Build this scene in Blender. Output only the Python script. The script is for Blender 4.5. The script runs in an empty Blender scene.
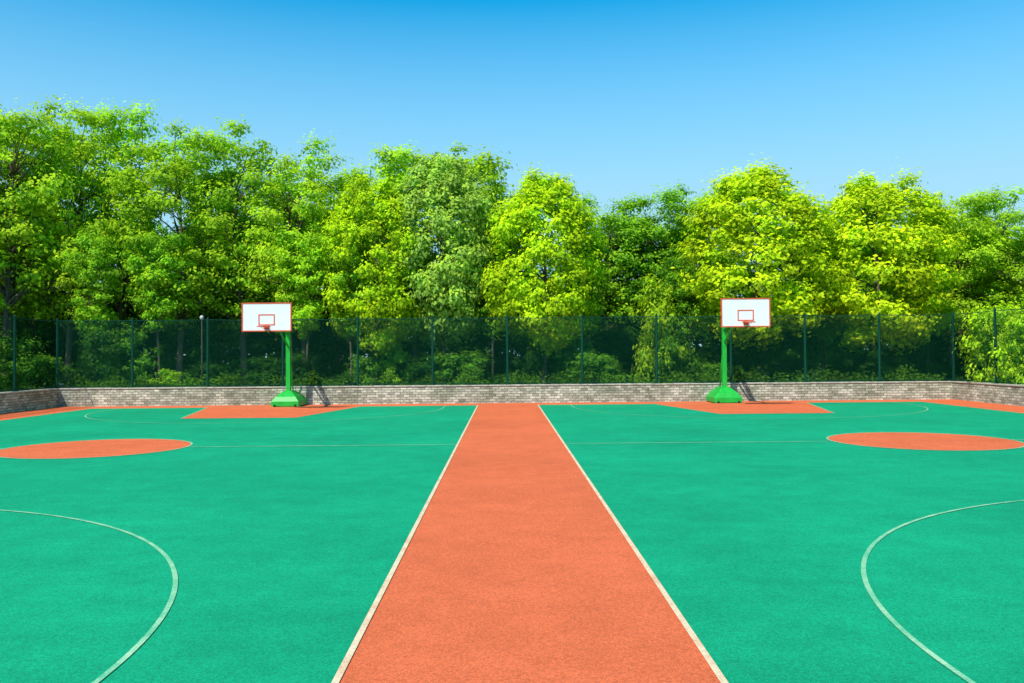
import bpy, math, random
import numpy as np
from mathutils import Vector, Matrix
D=bpy.data; S=bpy.context.scene; COL=S.collection
S.view_settings.view_transform='Standard'
try: S.view_settings.look='None'
except: pass
S.view_settings.exposure=0

# ---------------- helpers ----------------
def link(o):
    COL.objects.link(o); return o
def mesh_obj(name,verts,faces,mat=None,smooth=False):
    me=D.meshes.new(name); me.from_pydata([tuple(v) for v in verts],[],faces); me.update()
    if mat: me.materials.append(mat)
    if smooth:
        for p in me.polygons: p.use_smooth=True
    return link(D.objects.new(name,me))
def empty(name,loc=(0,0,0)):
    e=D.objects.new(name,None); e.empty_display_size=0.3; e.location=loc; return link(e)
def parent(c,p):
    c.parent=p; return c
def tag(o,label,cat,group=None):
    o["label"]=label; o["category"]=cat
    if group: o["group"]=group
def struct(o,label=None):
    o["kind"]="structure"
    if label: o["label"]=label
class Geo:
    def __init__(s): s.v=[]; s.f=[]
    def box(s,a,b):
        n=len(s.v); x0,y0,z0=a; x1,y1,z1=b
        s.v+=[(x0,y0,z0),(x1,y0,z0),(x1,y1,z0),(x0,y1,z0),(x0,y0,z1),(x1,y0,z1),(x1,y1,z1),(x0,y1,z1)]
        s.f+=[tuple(n+i for i in q) for q in [(0,3,2,1),(4,5,6,7),(0,1,5,4),(1,2,6,5),(2,3,7,6),(3,0,4,7)]]
    def tube(s,pts,rad,seg=8,rot=0,cap=True):
        pts=[Vector(p) for p in pts]; n=len(s.v); k=len(pts)
        for i,p in enumerate(pts):
            d=(pts[min(i+1,k-1)]-pts[max(i-1,0)]).normalized()
            a=Vector((1,0,0)) if abs(d.x)<0.8 else Vector((0,1,0))
            u=d.cross(a).normalized(); w=d.cross(u)
            for j in range(seg):
                t=2*math.pi*j/seg+rot
                s.v.append(tuple(p+float(rad[i])*(math.cos(t)*u+math.sin(t)*w)))
        for i in range(k-1):
            for j in range(seg):
                j2=(j+1)%seg
                s.f.append((n+i*seg+j,n+i*seg+j2,n+(i+1)*seg+j2,n+(i+1)*seg+j))
        if cap:
            s.f.append(tuple(n+j for j in range(seg))[::-1]); s.f.append(tuple(n+(k-1)*seg+j for j in range(seg)))
    def obj(s,name,mat,smooth=False,bevel=0):
        o=mesh_obj(name,s.v,s.f,mat,smooth)
        if bevel:
            m=o.modifiers.new("bevel",'BEVEL'); m.width=bevel; m.segments=2; m.limit_method='ANGLE'
        return o

# ---------------- materials ----------------
def newmat(name):
    m=D.materials.new(name); m.use_nodes=True; nt=m.node_tree
    return m,nt,nt.nodes['Principled BSDF']
def N(nt,t,**k):
    n=nt.nodes.new(t)
    for a,b in k.items(): setattr(n,a,b)
    return n
def math_node(nt,op,a,b=None,c=None):
    n=nt.nodes.new('ShaderNodeMath'); n.operation=op
    for i,v in enumerate((a,b,c)):
        if v is None: continue
        if isinstance(v,(int,float)): n.inputs[i].default_value=v
        else: nt.links.new(v,n.inputs[i])
    return n.outputs[0]
def noise(nt,vec,scale,detail=3,rough=0.5):
    n=nt.nodes.new('ShaderNodeTexNoise'); n.inputs['Scale'].default_value=scale
    n.inputs['Detail'].default_value=detail; n.inputs['Roughness'].default_value=rough
    nt.links.new(vec,n.inputs['Vector']); return n.outputs['Fac']
def ramp(nt,fac,stops):
    r=nt.nodes.new('ShaderNodeValToRGB'); e=r.color_ramp.elements
    while len(e)<len(stops): e.new(0.5)
    for i,(p,c) in enumerate(stops):
        e[i].position=p; e[i].color=(*c,1) if len(c)==3 else c
    nt.links.new(fac,r.inputs[0]); return r.outputs[0]
def mixc(nt,fac,a,b,mode='MIX'):
    n=nt.nodes.new('ShaderNodeMix'); n.data_type='RGBA'; n.blend_type=mode
    if isinstance(fac,(int,float)): n.inputs[0].default_value=fac
    else: nt.links.new(fac,n.inputs[0])
    for i,v in ((6,a),(7,b)):
        if isinstance(v,tuple): n.inputs[i].default_value=(*v,1)
        else: nt.links.new(v,n.inputs[i])
    return n.outputs[2]
def sc(c,k): return tuple(x*k for x in c)

def rubber(name,col,var=0.16,streak=.04):
    m,nt,b=newmat(name)
    g=N(nt,'ShaderNodeNewGeometry').outputs['Position']
    n1=noise(nt,g,120,2,0.7); n2=noise(nt,g,0.35,5,0.6); n3=noise(nt,g,2.2,4,0.65); n4=noise(nt,g,46,3,.7)
    c=ramp(nt,n1,[(0.25,sc(col,0.42)),(0.5,col),(0.75,tuple(x*1.32+0.02 for x in col))])
    c=mixc(nt,1.0,c,ramp(nt,n2,[(0.3,(1-var,)*3),(0.7,(1+var*.5,)*3)]),'MULTIPLY')
    c=mixc(nt,1.0,c,ramp(nt,n3,[(0.3,(1-var*.7,)*3),(0.65,(1.04,)*3)]),'MULTIPLY')
    c=mixc(nt,1.0,c,ramp(nt,n4,[(0.3,(0.68,)*3),(0.7,(1.22,)*3)]),'MULTIPLY')
    mp=N(nt,'ShaderNodeMapping'); mp.inputs['Scale'].default_value=(.5,1.6,1); mp.inputs['Rotation'].default_value=(0,0,.5); nt.links.new(g,mp.inputs[0])
    ns=noise(nt,mp.outputs[0],1.4,5,.7)
    c=mixc(nt,1.0,c,ramp(nt,ns,[(0.32,(1-streak,)*3),(0.62,(1.02,)*3)]),'MULTIPLY')
    n5=noise(nt,g,6,6,0.75)
    sfac=math_node(nt,'MULTIPLY',ramp(nt,n5,[(0.62,(0,0,0)),(0.74,(1,1,1))]),0.2)
    c=mixc(nt,sfac,c,tuple(x*.7+.12 for x in col))
    n6=noise(nt,g,17,2,0.5)
    c=mixc(nt,math_node(nt,'MULTIPLY',ramp(nt,n6,[(0.70,(0,0,0)),(0.77,(1,1,1))]),0.5),c,sc(col,.45))
    nt.links.new(c,b.inputs['Base Color'])
    b.inputs['Roughness'].default_value=0.92; b.inputs['Specular IOR Level'].default_value=0.12
    bp=N(nt,'ShaderNodeBump'); bp.inputs['Strength'].default_value=0.6; bp.inputs['Distance'].default_value=0.006
    nt.links.new(n1,bp.inputs['Height']); nt.links.new(bp.outputs[0],b.inputs['Normal'])
    return m
GREEN=(0.004,0.365,0.163); ORANGE=(0.78,0.160,0.056)
M_green=rubber("green_rubber",GREEN,.16,.05); M_orange=rubber("orange_rubber",ORANGE,.12,.02)
def paintline(name,col,under,wear):
    m,nt,b=newmat(name)
    g=N(nt,'ShaderNodeNewGeometry').outputs['Position']
    n1=noise(nt,g,45,4,.8); n2=noise(nt,g,3,3,.6)
    s=math_node(nt,'ADD',math_node(nt,'MULTIPLY',n1,.6),math_node(nt,'MULTIPLY',n2,.4))
    f=ramp(nt,s,[(0.5-wear*0.25,(1,1,1)),(0.66-wear*.2,(0,0,0))])
    c=mixc(nt,f,under,col)
    nt.links.new(c,b.inputs['Base Color']); b.inputs['Roughness'].default_value=.85
    return m
M_line_path=paintline("cream_line_paint",(0.76,0.62,0.38),(0.64,0.31,0.14),0.2)
M_line=paintline("worn_line_paint",(0.42,0.64,0.36),(0.10,0.44,0.21),0.5)

def simple(name,col,rough=0.5,var=.12,scale=6,spec=.4,metal=0):
    m,nt,b=newmat(name)
    t=N(nt,'ShaderNodeTexCoord').outputs['Object']
    n=noise(nt,t,scale,5,.65)
    nt.links.new(ramp(nt,n,[(0.3,sc(col,1-var)),(0.7,sc(col,1+var))]),b.inputs['Base Color'])
    b.inputs['Roughness'].default_value=rough; b.inputs['Specular IOR Level'].default_value=spec; b.inputs['Metallic'].default_value=metal
    return m
M_hoopgreen=simple("green_enamel",(0.012,0.42,0.04),.45,.2)
M_hoopdark=simple("dark_rubber",(0.02,0.02,0.02),.8)
M_white=simple("white_board_paint",(0.82,0.80,0.78),.4,.04,3)
M_red=simple("red_paint",(0.70,0.10,0.035),.45,.15)
M_post=simple("green_fence_coating",(0.005,0.06,0.038),.65,.2,6,.1)
M_lamp=simple("white_lamp_glass",(0.5,0.5,0.5),.3,.03)
M_pole=simple("grey_metal",(0.05,0.06,0.05),.7,.1)
M_bark,nt,b=newmat("bark")
t=N(nt,'ShaderNodeTexCoord').outputs['Object']; mp=N(nt,'ShaderNodeMapping'); mp.inputs['Scale'].default_value=(9,9,2)
nt.links.new(t,mp.inputs[0]); n=noise(nt,mp.outputs[0],1.5,6,.7)
nt.links.new(ramp(nt,n,[(0.3,(0.04,0.03,0.022)),(0.7,(0.19,0.15,0.11))]),b.inputs['Base Color']); b.inputs['Roughness'].default_value=.95
bp=N(nt,'ShaderNodeBump'); bp.inputs['Strength'].default_value=.7; bp.inputs['Distance'].default_value=.03
nt.links.new(n,bp.inputs['Height']); nt.links.new(bp.outputs[0],b.inputs['Normal'])
# leaves
M_leaf,nt,b=newmat("leaves")
oi=N(nt,'ShaderNodeObjectInfo').outputs['Color']
at=N(nt,'ShaderNodeAttribute'); at.attribute_name="tint"
c=mixc(nt,1.0,oi,at.outputs['Color'],'MULTIPLY')
df=N(nt,'ShaderNodeBsdfDiffuse'); nt.links.new(c,df.inputs['Color'])
tr=N(nt,'ShaderNodeBsdfTranslucent')
nt.links.new(mixc(nt,1.0,c,(1.2,1.22,.7),'MULTIPLY'),tr.inputs['Color'])
mx=N(nt,'ShaderNodeMixShader'); mx.inputs[0].default_value=.42
nt.links.new(df.outputs[0],mx.inputs[1]); nt.links.new(tr.outputs[0],mx.inputs[2])
nt.links.new(mx.outputs[0],nt.nodes['Material Output'].inputs['Surface'])
nt.nodes.remove(b)
# fence mesh
M_mesh,nt,b=newmat("green_wire_mesh")
t=N(nt,'ShaderNodeTexCoord').outputs['Object']; sp=N(nt,'ShaderNodeSeparateXYZ'); nt.links.new(t,sp.inputs[0])
def wire(sig):
    a=math_node(nt,'ADD' if sig>0 else 'SUBTRACT',sp.outputs[0],sp.outputs[2])
    a=math_node(nt,'MULTIPLY',a,1/0.1)
    a=math_node(nt,'FRACT',a); return math_node(nt,'LESS_THAN',a,0.115)
w=math_node(nt,'MAXIMUM',wire(1),wire(-1))
b.inputs['Base Color'].default_value=(0.003,0.06,0.034,1); b.inputs['Roughness'].default_value=.7; b.inputs['Specular IOR Level'].default_value=.08
tp=N(nt,'ShaderNodeBsdfTransparent'); mx=N(nt,'ShaderNodeMixShader')
nt.links.new(w,mx.inputs[0]); nt.links.new(tp.outputs[0],mx.inputs[1]); nt.links.new(b.outputs[0],mx.inputs[2])
nt.links.new(mx.outputs[0],nt.nodes['Material Output'].inputs['Surface'])
# stone brick wall
M_brick,nt,b=newmat("stone_brick")
t=N(nt,'ShaderNodeTexCoord').outputs['Object']; sp=N(nt,'ShaderNodeSeparateXYZ'); nt.links.new(t,sp.inputs[0])
cb=N(nt,'ShaderNodeCombineXYZ'); nt.links.new(sp.outputs[0],cb.inputs[0]); nt.links.new(sp.outputs[2],cb.inputs[1])
nw=N(nt,'ShaderNodeTexNoise'); nw.inputs['Scale'].default_value=2.5; nt.links.new(t,nw.inputs['Vector'])
vm=N(nt,'ShaderNodeVectorMath'); vm.operation='MULTIPLY_ADD'; nt.links.new(nw.outputs['Color'],vm.inputs[0]); vm.inputs[1].default_value=(.08,.045,0); nt.links.new(cb.outputs[0],vm.inputs[2])
br=N(nt,'ShaderNodeTexBrick'); nt.links.new(vm.outputs[0],br.inputs['Vector'])
br.inputs['Scale'].default_value=1; br.inputs['Brick Width'].default_value=.25; br.inputs['Row Height'].default_value=.10
br.inputs['Mortar Size'].default_value=.01; br.inputs['Mortar Smooth'].default_value=.3; br.inputs['Bias'].default_value=0.05
br.inputs['Color1'].default_value=(0.30,0.305,0.24,1); br.inputs['Color2'].default_value=(0.70,0.69,0.57,1); br.inputs['Mortar'].default_value=(0.19,0.19,0.15,1)
n=noise(nt,t,7,6,.7); n2=noise(nt,t,.9,6,.75)
c=mixc(nt,1.0,br.outputs['Color'],ramp(nt,n,[(0.3,(.62,.64,.6)),(0.7,(1.2,1.2,1.15))]),'MULTIPLY')
c=mixc(nt,1.0,c,ramp(nt,n2,[(0.35,(.5,.55,.46)),(0.58,(1.05,1.05,1.03))]),'MULTIPLY')
nt.links.new(c,b.inputs['Base Color']); b.inputs['Roughness'].default_value=.9
bp=N(nt,'ShaderNodeBump'); bp.inputs['Strength'].default_value=.8; bp.inputs['Distance'].default_value=.02
nt.links.new(math_node(nt,'SUBTRACT',n,br.outputs['Fac']),bp.inputs['Height']); nt.links.new(bp.outputs[0],b.inputs['Normal'])
M_cap=simple("stone_coping",(0.42,0.42,0.34),.85,.45,4)
M_ground,nt,b=newmat("earth_and_grass")
g=N(nt,'ShaderNodeNewGeometry').outputs['Position']; n=noise(nt,g,1.2,6,.7)
nt.links.new(ramp(nt,n,[(0.3,(0.05,0.04,0.025)),(0.55,(0.04,0.07,0.02)),(0.75,(0.08,0.12,0.03))]),b.inputs['Base Color']); b.inputs['Roughness'].default_value=.95

# ---------------- ground & courts ----------------
PC=0.135; HW=1.175; LW=.043
YW=34.8; XS=18.2
Y0,Y1=3.80,33.3; YH=18.85
def sheet(name,x0,y0,x1,y1,z,mat,label=None):
    o=mesh_obj(name,[(x0,y0,z),(x1,y0,z),(x1,y1,z),(x0,y1,z)],[(0,1,2,3)],mat); struct(o,label); return o
sheet("ground",-600,-600,600,900,0,M_ground,"earth and grass ground around the sports courts")
sheet("court_surround",PC-XS-.02,-4,PC+XS+.02,YW+.02,.004,M_orange,"orange rubber margin around the basketball courts")
sheet("path",PC-HW,-3.9,PC+HW,YW-.02,.008,M_orange,"orange rubber walkway between two green courts")
cxs=(PC-HW-7.5,PC+HW+7.5)
def ring(geo,cx,cy,r,w,a0,a1,z,n=96):
    k=len(geo.v)
    for i in range(n+1):
        a=a0+(a1-a0)*i/n
        for rr in (r-w/2,r+w/2): geo.v.append((cx+rr*math.cos(a),cy+rr*math.sin(a),z))
    for i in range(n): geo.f.append((k+2*i,k+2*i+1,k+2*i+3,k+2*i+2))
def strip(geo,p,q,w,z):
    p=Vector(p);q=Vector(q);d=(q-p).normalized();s=Vector((-d.y,d.x))*w/2;k=len(geo.v)
    for a in (p-s,q-s,q+s,p+s): geo.v.append((a.x,a.y,z))
    geo.f.append((k,k+1,k+2,k+3))
for cx in cxs:
    s=-1 if cx<0 else 1
    sheet("basketball_court",cx-7.5,Y0,cx+7.5,Y1,.008,M_green,"green rubber basketball court with worn pale lines")
    ccx=cx+s*.44; CR=1.98
    v=[(ccx+CR*math.cos(2*math.pi*i/96),YH+CR*math.sin(2*math.pi*i/96),.012) for i in range(96)]
    struct(mesh_obj("court_circle",v,[tuple(range(96))],M_orange),"orange centre circle painted on green court")
    g=Geo(); z=.016; w=LW
    ring(g,ccx,YH,CR,w,0,2*math.pi,z)
    strip(g,(cx-7.5,YH),(ccx-CR-.03,YH),w+.015,z); strip(g,(ccx+CR+.03,YH),(cx+7.5,YH),w+.015,z)
    for (yb,sg) in ((Y1,-1),(Y0,1)):
        kx=cx if sg<0 else cx+s*.22
        v=[(kx-3,yb,.012),(kx+3,yb,.012),(kx+1.85,yb+sg*5.8,.012),(kx-1.85,yb+sg*5.8,.012)]
        struct(mesh_obj("court_key",v,[(0,1,2,3) if sg>0 else (3,2,1,0)],M_orange),"orange trapezoid free throw lane on green court")
        hy=yb+sg*1.575
        a0,a1=(0,math.pi) if sg>0 else (math.pi,2*math.pi)
        ring(g,kx,hy,6.25,w,a0,a1,z,128)
        for q in(-1,1):
            strip(g,(kx+q*6.25,yb+sg*.04),(kx+q*6.25,hy),w,z)
            strip(g,(kx+q*3,yb+sg*.04),(kx+q*1.85,yb+sg*5.8),w,z)
        strip(g,(kx-1.85,yb+sg*5.8),(kx+1.85,yb+sg*5.8),w,z)
        strip(g,(cx-7.5,yb),(cx+7.5,yb),w,z)
    strip(g,(cx+s*7.47,Y0),(cx+s*7.47,Y1),w,z)
    struct(g.obj("court_markings",M_line),"worn pale painted basketball court lines")
for s in (-1,1):
    g=Geo(); strip(g,(PC+s*HW,-3.9),(PC+s*HW,Y1+.03),.047,.0165)
    struct(g.obj("path_edge_line",M_line_path),"cream painted edge line of the orange walkway")

# ---------------- walls & fence ----------------
WH=.75
def wall(L,loc,rotz,label):
    e=empty("stone_wall",loc); e.rotation_euler=(0,0,rotz); tag(e,label,"wall")
    g=Geo(); g.box((0,0,0),(L,.3,WH-.05)); parent(g.obj("wall_body",M_brick),e)
    g=Geo(); 
    x=0; rc_=random.Random(int(L))
    while x<L-.01:
        x2=min(x+rc_.uniform(.7,1.3),L); g.box((x+.005,-.025-rc_.uniform(0,.01),WH-.05),(x2-.005,.32,WH+rc_.uniform(-.006,.006))); x=x2
    parent(g.obj("coping",M_cap,bevel=.01),e)
BACKL=2*XS
wall(BACKL,(PC-XS,YW,0),0,"low stone brick retaining wall with coping behind the courts")
wall(24,(PC-XS-.003,YW-24.003,0),math.pi/2,"low stone brick side wall with coping beside the orange margin")
wall(24,(PC+XS+.003,YW-.003,0),-math.pi/2,"low stone brick side wall with coping beside the orange margin")
FT=3.5
def fence(L,npan,loc,rotz,label,first=True,last=True):
    e=empty("wire_fence",loc); e.rotation_euler=(0,0,rotz); tag(e,label,"fence")
    random.seed(int(L))
    for i in range(npan+1):
        if (i==0 and not first) or (i==npan and not last): continue
        x=L*i/npan; g=Geo(); g.tube([(0,0,0),(0,0,FT-WH+.05)],[.048,.048],10); g.tube([(0,0,FT-WH+.05),(0,0,FT-WH+.09)],[.055,.02],10)
        g.box((-.09,-.09,0),(.09,.09,.012))
        o=parent(g.obj("post",M_post),e); o.location=(x,0,WH+.008); o.rotation_euler=(random.uniform(-.006,.006),random.uniform(-.006,.006),0)
    for z in (WH+.08,FT):
        g=Geo(); k=npan*3
        g.tube([(.05+(L-.1)*i/k,0,z+(-.03*math.sin(math.pi*((i%3)/3))+random.uniform(-.01,.01))) for i in range(k+1)],[.014]*(k+1),6); parent(g.obj("rail",M_post),e)
    g=Geo(); nx=npan*6
    for i in range(nx+1):
        for k,z in enumerate((WH+.05,WH+.9,WH+1.8,FT-.02)):
            g.v.append((L*i/nx,-.035+random.uniform(-.012,.012),z))
    for i in range(nx):
        for k in range(3): g.f.append((i*4+k,(i+1)*4+k,(i+1)*4+k+1,i*4+k+1))
    parent(g.obj("wire_mesh",M_mesh),e)
fence(BACKL+.3,12,(PC-XS-.15,YW+.15,0),0,"tall green chain link fence standing on the stone wall")
fence(24.15,8,(PC-XS-.15,YW-24,0),math.pi/2,"green chain link side fence standing on the stone wall",last=False)
fence(24.15,8,(PC+XS+.15,YW+.15,0),-math.pi/2,"green chain link side fence standing on the stone wall",first=False)

# ---------------- hoops ----------------
def hoop():
    e=empty("basketball_hoop",(cxs[0],33.9,0))
    g=Geo()
    prof=[(0.03,.54,-.60,.85),(.22,.54,-.60,.85),(.40,.40,-.50,.80),(.56,.22,-.30,.55),(.62,.14,-.2,.35)]
    for z,w,ya,yb in prof:
        g.v+=[(-w,ya,z),(w,ya,z),(w,yb,z),(-w,yb,z)]
    for i in range(len(prof)-1):
        for j in range(4):
            g.f.append((i*4+j,i*4+(j+1)%4,i*4+4+(j+1)%4,i*4+4+j))
    g.f.append((3,2,1,0)); k=(len(prof)-1)*4; g.f.append((k,k+1,k+2,k+3))
    base=parent(g.obj("base",M_hoopgreen,bevel=.018),e)
    for sx in(-.4,.4):
        g=Geo(); g.tube([(sx-.03,-.62,.06),(sx+.03,-.62,.06)],[.045,.045],12); w=g.obj("wheel",M_hoopdark,True); parent(w,base)
    g=Geo(); g.tube([(0,0,.57),(0,-.02,2.0),(0,-.06,2.98)],[.125,.12,.115],4,math.pi/4); parent(g.obj("pole",M_hoopgreen,bevel=.012),e)
    g=Geo()
    g.tube([(0,.02,2.9),(0,-2.95,3.38)],[.10,.075],4,math.pi/4)
    g.tube([(0,-.05,2.35),(0,-1.6,3.08)],[.04,.04],8)
    g.tube([(-.4,-3.0,3.1),(0,-2.5,3.28),(.4,-3.0,3.1)],[.03,.03,.03],6)
    g.tube([(-.4,-3.0,3.7),(0,-2.5,3.34),(.4,-3.0,3.7)],[.03,.03,.03],6)
    parent(g.obj("arm",M_hoopgreen),e)
    g=Geo(); g.tube([(0,.08,2.5),(0,.76,.42)],[.028,.028],8); parent(g.obj("brace",M_hoopgreen,True),e)
    by=-3.1; z0,z1,hw=2.9,3.90,.875
    g=Geo(); g.box((-hw,by,z0),(hw,by+.04,z1)); board=parent(g.obj("backboard",M_white),e)
    g=Geo(); t=.04; a=by-.012; bb=by+.052; h=hw+.02
    g.box((-h,a,z0-.02),(-h+t,bb,z1+.02)); g.box((h-t,a,z0-.02),(h,bb,z1+.02))
    g.box((-h+t,a,z0-.02),(h-t,bb,z0-.02+t)); g.box((-h+t,a,z1+.02-t),(h-t,bb,z1+.02))
    parent(g.obj("frame",M_red),board)
    g=Geo(); t=.04; a=by-.006; bb=by-.0005
    g.box((-.295,a,3.10),(-.295+t,bb,3.50)); g.box((.295-t,a,3.10),(.295,bb,3.50))
    g.box((-.295+t,a,3.10),(.295-t,bb,3.10+t)); g.box((-.295+t,a,3.50-t),(.295-t,bb,3.50))
    parent(g.obj("target_square",M_red),board)
    g=Geo(); n=32; cyr=by-.15-.225
    pts=[(.235*math.cos(2*math.pi*i/n),cyr+.235*math.sin(2*math.pi*i/n),3.05) for i in range(n+1)]
    g.tube(pts,[.014]*(n+1),8,cap=False)
    g.box((-.09,by-.155,3.02),(.09,by-.008,3.045)); g.box((-.09,by-.03,2.955),(.09,by-.014,3.09))
    g.tube([(-.07,by-.02,2.96),(-.16,cyr+.16,3.04)],[.008]*2,6); g.tube([(.07,by-.02,2.96),(.16,cyr+.16,3.04)],[.008]*2,6)
    parent(g.obj("rim",M_red),e)
    return e
def copy_tree(e):
    ne=e.copy(); COL.objects.link(ne)
    def rec(src,dst):
        for c in list(src.children):
            nc=c.copy(); COL.objects.link(nc); nc.parent=dst; rec(c,nc)
    rec(e,ne)
    return ne
h1=hoop(); tag(h1,"green basketball stand with white red framed backboard on court","basketball hoop","basketball hoops at the court ends")
h2=copy_tree(h1); h2.location.x=cxs[1]-.05; h2.scale=(1,1,1.01)

e=empty("street_lamp",((203-504)/853*36.2,36.2,0)); tag(e,"slim dark lamp post with small white globe behind the fence","street lamp")
g=Geo(); g.tube([(0,0,0),(0,0,.5),(0,0,3.55)],[.045,.025,.018],10); parent(g.obj("pole",M_pole,True),e)
g=Geo(); pr=[(3.55,.03),(3.56,.05),(3.60,.075),(3.65,.085),(3.70,.07),(3.73,.04),(3.74,.02)]
g.tube([(0,0,z) for z,r in pr],[r for z,r in pr],16); parent(g.obj("lamp_shade",M_lamp,True),e)

# ---------------- trees ----------------
def leaves_mesh(name,P,Nn,size,tint,rng,asp=.6):
    n=len(P)
    Nn=Nn/np.linalg.norm(Nn,axis=1,keepdims=True)
    r=rng.normal(size=(n,3)); r[:,2]-=.35
    T=r-(r*Nn).sum(1,keepdims=True)*Nn; T/=np.linalg.norm(T,axis=1,keepdims=True)
    B=np.cross(Nn,T)
    s=(size*rng.uniform(.6,1.35,n))[:,None]
    v0=P-T*s*.5; v2=P+T*s*.5-Nn*s*.08
    v1=P+B*s*asp*.5+Nn*s*.1; v3=P-B*s*asp*.5+Nn*s*.1
    V=np.stack([v0,v1,v2,v3],1).reshape(-1,3)
    me=D.meshes.new(name); me.vertices.add(4*n); me.vertices.foreach_set("co",V.astype(np.float32).ravel())
    me.loops.add(4*n); me.loops.foreach_set("vertex_index",np.arange(4*n,dtype=np.int32))
    me.polygons.add(n); me.polygons.foreach_set("loop_start",np.arange(0,4*n,4,dtype=np.int32))
    me.update(calc_edges=True); me.validate()
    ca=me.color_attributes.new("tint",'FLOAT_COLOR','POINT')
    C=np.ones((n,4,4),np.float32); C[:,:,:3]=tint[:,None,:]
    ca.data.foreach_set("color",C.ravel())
    me.materials.append(M_leaf); return me

def crown(name,seed,R,H,zb,ncl,nl,rc,flat,leaf,hollow=.45,shape='dome',tip=1.0,droop=.05,lobamp=1.0,spray=0.0):
    rng=np.random.default_rng(seed)
    hh=(H-zb)/2; zc=zb+hh
    lob=rng.uniform(0,6.28,4)
    C=[]; tries=0
    while len(C)<ncl and tries<30000:
        tries+=1
        d=rng.normal(size=3); d/=np.linalg.norm(d)
        u=rng.uniform(hollow**3,1)**(1/3)
        th=math.atan2(d[1],d[0])
        f=1+lobamp*(.16*math.sin(2*th+lob[0]+3*d[2])+.12*math.sin(3*th+lob[1])+.08*math.sin(5*d[2]*2+lob[2]))
        prof=1.0
        if shape=='dome': prof=1.0-.12*max(0,d[2])**2 + .10*max(0,-d[2])
        if shape=='top': prof=.75+.35*d[2]
        zz=math.copysign(abs(d[2])**.85,d[2])
        p=np.array([d[0]*R*f*prof*u,d[1]*R*f*prof*u,zc+zz*hh*u*(1+.05*math.sin(4*th+lob[3]))])
        if p[2]<zb: continue
        if C and min(np.linalg.norm((p-q[0])*np.array([1,1,1/flat**.5])) for q in C)<rc*.62: 
            if rng.random()<.88: continue
        C.append((p,float(rc*rng.uniform(.55,1.3))))
    P=[];NN=[];TT=[]
    for p,r in C:
        k=int(nl*(r/rc)**2)
        d=rng.normal(size=(k,3)); d/=np.linalg.norm(d,axis=1,keepdims=True)
        flip=(d[:,2]<0)&(rng.random(k)<.40); d[flip,2]*=-1
        rr=r*(rng.uniform(.15,1.12,k)**.65)
        ph=rng.uniform(0,6.28,3)
        rr*=1+.26*np.sin(d[:,0]*6+ph[0])*np.sin(d[:,1]*6+ph[1])+.16*np.sin(d[:,2]*9+ph[2])
        if spray>0:
            m=rng.random(k)<spray; nt_=7
            tw=rng.normal(size=(nt_,3)); tw[:,2]=np.abs(tw[:,2])*1.1+.05; tw/=np.linalg.norm(tw,axis=1,keepdims=True)
            idx=rng.integers(0,nt_,k)
            d[m]=tw[idx[m]]+rng.normal(size=(m.sum(),3))*.15
            rr[m]=r*rng.uniform(.3,1.65,m.sum())
        q=p+d*rr[:,None]*np.array([1,1,flat])
        q[:,2]-=droop*(np.hypot(q[:,0]-p[0],q[:,1]-p[1])/r)**2*r
        out=(q-np.array([0,0,zc]))*np.array([1/R,1/R,1/hh]); 
        nn=d*np.array([.75,.75,1/max(flat,.6)])+out*.6+rng.normal(size=(k,3))*.36+np.array([0,0,.3])
        cl=rng.uniform(.78,1.15); warm=rng.uniform(.88,1.1)
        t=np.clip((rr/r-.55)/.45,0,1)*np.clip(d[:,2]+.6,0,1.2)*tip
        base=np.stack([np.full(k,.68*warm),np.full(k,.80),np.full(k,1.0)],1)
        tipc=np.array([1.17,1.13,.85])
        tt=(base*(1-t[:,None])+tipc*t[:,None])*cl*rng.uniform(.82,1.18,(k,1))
        P.append(q);NN.append(nn);TT.append(tt)
    P=np.concatenate(P);NN=np.concatenate(NN);TT=np.concatenate(TT)
    return leaves_mesh(name,P,NN,leaf,TT,rng),C,float(np.percentile(P[:,2],99.3))

def trunk(name,seed,C,H,zb,r0,nl=9,multi=1):
    rnd=random.Random(seed); g=Geo()
    for m in range(multi):
        ox,oy=(0,0) if multi==1 else (rnd.uniform(-.35,.35),rnd.uniform(-.35,.35))
        top=zb+(H-zb)*.72; lean=(rnd.uniform(-.5,.5)+ox*1.5,rnd.uniform(-.5,.5)+oy*1.5)
        pts=[];rad=[]
        for i in range(9):
            t=i/8
            pts.append((ox+lean[0]*t*t+.09*math.sin(5*t+seed+m),oy+lean[1]*t*t+.09*math.cos(4*t+seed+m),-.15+(top+.15)*t))
            rad.append(r0*(1.0-.82*t)*(1.35 if i==0 else 1)/(1 if multi==1 else 1.35))
        g.tube(pts,rad,10)
        cs=rnd.sample(C,min(nl,len(C)))
        for p,r in cs:
            p=Vector([float(q) for q in p])
            zt=max(zb*.75,min(p[2]-.5-0.35*math.hypot(p[0],p[1]),top*.9)); t=max(.05,min(.95,(zt+.15)/(top+.15)))
            f=t*8;i=min(7,int(f));a=Vector(pts[i]).lerp(Vector(pts[i+1]),f-i); e=p
            mid=a.lerp(e,.5)+Vector((rnd.uniform(-.2,.2),rnd.uniform(-.2,.2),rnd.uniform(.0,.3)))
            rb=r0*(1-.82*t)*.6
            g.tube([a,a.lerp(mid,.5)+Vector((0,0,.05)),mid,e],[rb,rb*.8,rb*.55,.015],6)
    me=D.meshes.new(name); me.from_pydata([tuple(v) for v in g.v],[],g.f); me.update(); me.materials.append(M_bark)
    for p in me.polygons: p.use_smooth=True
    return me

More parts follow.
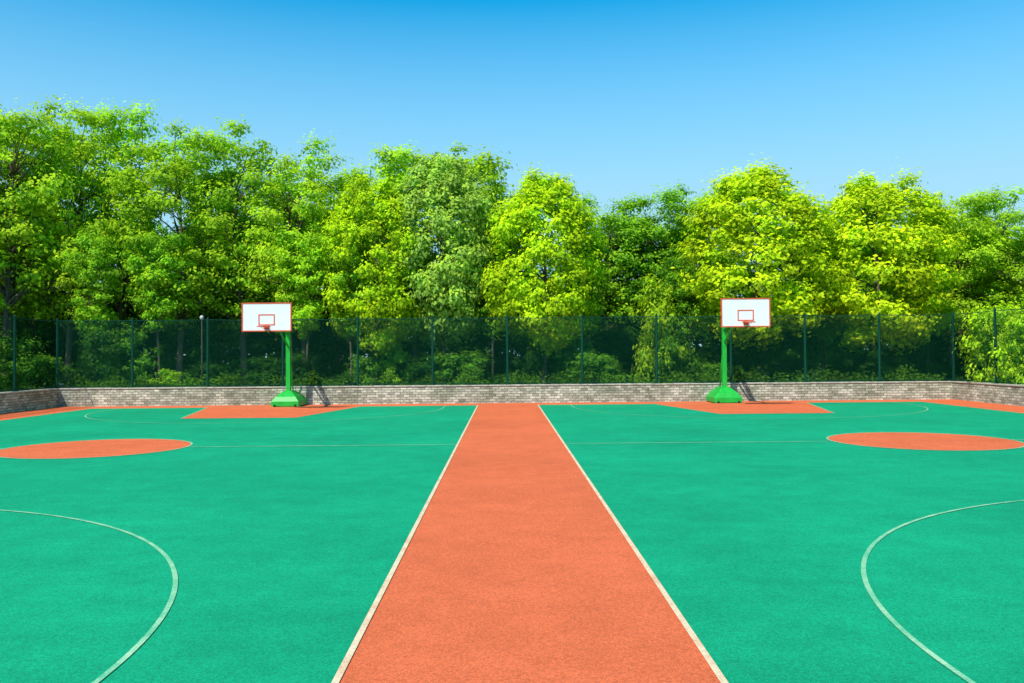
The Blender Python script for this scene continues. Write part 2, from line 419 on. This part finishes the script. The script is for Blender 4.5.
KIND={}
def mk(key,seed,H,zb,R,tr0,multi=1,nlimb=12,**k):
    me,C,top=crown("crown",seed,R,H,zb,**k); KIND[key]=(me,trunk("trunk",seed,C,H,zb,tr0,nlimb,multi),top,R)
for i,s in enumerate((11,12,13)):
    mk("dome%d"%i,s,10,2.2,2.6,.17,ncl=220,nl=190,rc=.54,flat=.9,leaf=.175,hollow=.8,shape='dome',multi=1,lobamp=.22,spray=.08)
for i,s in enumerate((21,22,23,24)):
    mk("lay%d"%i,s,12,2.9,2.7,.17,ncl=120,nl=170,rc=.62,flat=.66,leaf=.165,hollow=.3,shape='round',multi=2 if i%2 else 1,nlimb=38,tip=.9,lobamp=.8,spray=.3)
for i,s in enumerate((31,32)):
    mk("fea%d"%i,s,11.5,4,2.6,.13,ncl=85,nl=140,rc=.62,flat=.6,leaf=.20,hollow=.4,shape='top',nlimb=24,tip=.9,spray=.4)
for i,s in enumerate((41,42)):
    mk("rnd%d"%i,s,10.5,2.2,2.9,.16,ncl=110,nl=110,rc=.78,flat=.8,leaf=.26,hollow=.65,shape='round',spray=.2)
SH={}
for i,s in enumerate((51,52,53)):
    SH[i]=crown("foliage",s,1.5,3.2,.1,ncl=40,nl=130,rc=.45,flat=.75,leaf=.155,hollow=.4,shape='dome',spray=.4)[:2]
rr=random.Random(5)
YEL=(0.60,0.77,0.022); LIM=(0.47,0.70,0.035); MID=(0.34,0.60,0.035); PAL=(0.47,0.68,0.10); DIM=(0.20,0.43,0.03); DRK=(0.13,0.32,0.03); SHD=(0.04,0.125,0.02)  # SHD: shrub and distant wood green, darkened to stand in for understorey shade
LAB={'dome':("dense domed broadleaf tree with yellow green foliage behind the fence"),
 'lay':("tall loose tree with light green foliage and dark limbs"),
 'fea':("slender feathery leaved tree rising above its neighbours"),
 'rnd':("rounded green broadleaf tree in the tree belt")}
def tree(key,px,ytop,d,wpx=None,col=MID,x=None,H=None,label=None):
    cm,tm,h0,R0=KIND[key]
    X=(px-504)/853*d if x is None else x
    Ht=(2+(354-ytop+(504-px)*0.008)/853*d) if H is None else H
    s=Ht/h0; w=(wpx/853*d/2)/(R0*1.12) if wpx else s
    e=empty("broadleaf_tree",(X,d,0)); e.rotation_euler=(0,0,rr.uniform(0,6.28)); e.scale=(w,w,s)
    k=key[:3] if key[:3]!='dom' else 'dome'
    tag(e,label or LAB[k],"tree","trees in the belt behind the fence")
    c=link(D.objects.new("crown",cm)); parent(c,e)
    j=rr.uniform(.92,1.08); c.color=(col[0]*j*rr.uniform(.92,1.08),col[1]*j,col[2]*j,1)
    t=link(D.objects.new("trunk",tm)); parent(t,e)
T=tree
for (k,px,y,d,w,c) in [
 ('lay0',-60,88,39,150,LIM),('lay1',10,88,39.5,150,LIM),('lay2',72,108,41,125,LIM),('lay3',122,112,42.5,130,LIM),
 ('lay0',180,134,40.5,135,LIM),('lay2',243,136,41.5,135,LIM),('lay1',298,146,40,125,LIM),
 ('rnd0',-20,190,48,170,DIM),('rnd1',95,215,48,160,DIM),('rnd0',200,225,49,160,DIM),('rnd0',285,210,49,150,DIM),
 ('lay3',340,166,43,115,LIM),('lay0',38,138,44,115,MID),('lay3',213,165,44,115,MID),
 ('dome2',376,184,38.4,106,YEL),
 ('dome1',443,160,39.2,122,PAL),
 ('dome0',545,176,37.9,122,YEL),
 ('fea0',405,152,46,105,LIM),('fea1',470,150,46,115,LIM),
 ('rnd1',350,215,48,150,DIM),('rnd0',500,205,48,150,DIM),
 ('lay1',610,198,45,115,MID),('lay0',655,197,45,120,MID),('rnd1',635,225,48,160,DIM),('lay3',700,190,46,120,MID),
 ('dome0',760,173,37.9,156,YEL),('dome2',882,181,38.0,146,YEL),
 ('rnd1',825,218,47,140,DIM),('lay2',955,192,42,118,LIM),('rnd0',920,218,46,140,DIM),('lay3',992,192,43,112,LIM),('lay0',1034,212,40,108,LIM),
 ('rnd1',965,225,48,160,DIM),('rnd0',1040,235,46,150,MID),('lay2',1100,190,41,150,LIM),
 ('fea0',95,235,38.2,70,MID),('fea1',160,230,38.6,70,MID),('fea0',308,235,38.0,70,LIM),('fea1',352,250,37.8,60,MID),('fea0',415,250,39,60,DIM),('fea1',492,250,38.6,60,DIM),('fea0',588,245,38.8,60,DIM),('fea1',690,250,38.8,60,DIM),('fea0',825,250,38.9,60,DIM),('fea0',930,250,38.4,60,MID),
 ]: T(k,px,y,d,w,c)
for i,(x,y) in enumerate([(-22.5,33),(-23,27.5),(-22.5,22),(22.8,32),(23.2,26.5),(22.7,21)]):
    T(['lay1','rnd0','lay2','lay3','rnd1','lay0'][i],0,0,y,None,MID,x=x,H=8.0+rr.random()*.6)
def shrub(x,y,h,w,col,label="dark green leafy shrub growing behind the fence, often darkened in colour for shade"):
    i=rr.randrange(3); me,C=SH[i]
    o=link(D.objects.new("shrub",me)); o.location=(x,y,0); o.rotation_euler=(0,0,rr.uniform(0,6.28)); o.scale=(w/1.6,w/1.6,h/3.2)
    j=rr.uniform(.8,1.2); o.color=(col[0]*j,col[1]*j,col[2]*j,1)
    tag(o,label,"shrub","shrubs behind the fence")
x=-22
while x<22.5:
    if rr.random()<.9:
        h=rr.choice((1.2,1.5,2.0,2.6,3.1))*rr.uniform(.9,1.1); q=rr.random()
        shrub(x+rr.uniform(-.6,.6),37.4+rr.uniform(-.5,1.2),h,rr.uniform(.8,1.4),SHD if q<.65 else (DRK if q<.92 else MID))
    x+=1.45
x=-25
while x<26:
    shrub(x+rr.uniform(-.4,.4),43.5+rr.uniform(-.8,.8),rr.uniform(3.2,5.2),rr.uniform(1.8,2.3),SHD if rr.random()<.75 else DRK)
    x+=2.2
for s in(-1,1):
    for i in range(9):
        shrub(s*(20.2+rr.uniform(-.2,.3)),34-2.3*i,rr.uniform(2.4,4.0) if i<4 else rr.uniform(2,3),1.5,DRK if rr.random()<.5 else MID)
for i in range(3):
    shrub(19.3+.15*i,33.2-2.0*i,3.9-.2*i,1.15,LIM,"light green bush overhanging the side fence")
shrub((658-504)/853*38.2,38.4,5.2,1.25,LIM,"bright green young bushy tree above the fence")
rng=np.random.default_rng(7)
n=36000
P=np.stack([rng.uniform(-45,45,n),rng.uniform(54,58,n),rng.uniform(0,1,n)],1)
hgt=6.4+1.2*np.sin(P[:,0]*.5)+.8*np.sin(P[:,0]*1.3+1); P[:,2]=P[:,2]*hgt
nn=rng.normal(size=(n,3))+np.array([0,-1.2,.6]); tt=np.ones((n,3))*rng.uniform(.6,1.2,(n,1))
o=link(D.objects.new("distant_wood",leaves_mesh("distant_wood",P,nn,.46,tt,rng))); o.color=(*SHD,1); o["kind"]="stuff"; o["label"]="mass of woodland foliage beyond the trees, coloured dark for shade"
n=18000
X=rng.uniform(-18,18.3,n); dens=.5+.5*np.sin(X*.83+1)*np.sin(X*2.3)+.25*np.sin(X*6.1)
keep=rng.random(n)<np.clip(dens+.25,.12,1); X=X[keep]; n=len(X)
P=np.stack([X,rng.uniform(35.0,36.3,n),rng.uniform(0,1,n)**.6],1)
hg=1.06+.22*np.sin(X*.9+2)*np.sin(X*2.9)+.14*np.sin(X*7.3)*np.sin(P[:,1]*9)+rng.normal(size=n)*.08; P[:,2]*=hg
sel=(P[:,1]>35.15)|(P[:,2]>.80); P=P[sel]; X=X[sel]; n=len(X)
nn=rng.normal(size=(n,3))*.7+np.array([0,-.3,1]); tt=(rng.uniform(.5,1.2,(n,1))*(.75+.35*np.sin(X*1.4+.5)*np.sin(X*.37))[:,None])*np.ones((n,3))
o=link(D.objects.new("ground_cover",leaves_mesh("ground_cover",P,nn,.12,tt,rng))); o.color=(.18,.40,.03,1); o["kind"]="stuff"; o["label"]="low leafy ground cover behind the stone wall"

# ---------------- light ----------------
EL=math.radians(51); AZ=math.radians(214)
W=D.worlds.new("World"); S.world=W; W.use_nodes=True; nt=W.node_tree
sky=N(nt,'ShaderNodeTexSky'); sky.sky_type='NISHITA'; sky.sun_disc=False; sky.sun_elevation=EL; sky.sun_rotation=AZ
sky.air_density=1.0; sky.dust_density=.3; sky.ozone_density=3.0
bg=nt.nodes['Background']; bg.inputs['Strength'].default_value=.15
hs=N(nt,'ShaderNodeHueSaturation'); hs.inputs['Saturation'].default_value=1.6; hs.inputs['Hue'].default_value=.480; hs.inputs['Value'].default_value=1.42
nt.links.new(sky.outputs[0],hs.inputs['Color'])
gz=N(nt,'ShaderNodeSeparateXYZ'); nt.links.new(N(nt,'ShaderNodeTexCoord').outputs['Generated'],gz.inputs[0])
hz=ramp(nt,gz.outputs[2],[(0.0,(.95,.95,.95)),(0.18,(.85,.85,.85)),(0.27,(.5,.5,.5)),(0.39,(0,0,0))])
nt.links.new(mixc(nt,hz,hs.outputs[0],(2.9,4.95,6.2)),bg.inputs['Color'])
sd=Vector((math.sin(AZ)*math.cos(EL),math.cos(AZ)*math.cos(EL),math.sin(EL)))
L=D.lights.new("sun",'SUN'); L.energy=5.0; L.angle=math.radians(.5); L.color=(1,.96,.89)
lo=link(D.objects.new("sun",L)); lo.rotation_euler=sd.to_track_quat('Z','Y').to_euler(); lo.location=(-10,-20,30)

# ---------------- camera ----------------
cam=D.cameras.new("camera"); cam.lens=30; cam.sensor_width=36; cam.clip_end=3000
co=link(D.objects.new("camera",cam)); S.camera=co
yaw=-math.radians(.54); pitch=math.radians(.84); roll=math.radians(-.45)
Rm=Matrix.Rotation(yaw,4,'Z')@Matrix.Rotation(math.pi/2+pitch,4,'X')@Matrix.Rotation(roll,4,'Z')
co.matrix_world=Matrix.Translation((0,0,2.0))@Rm
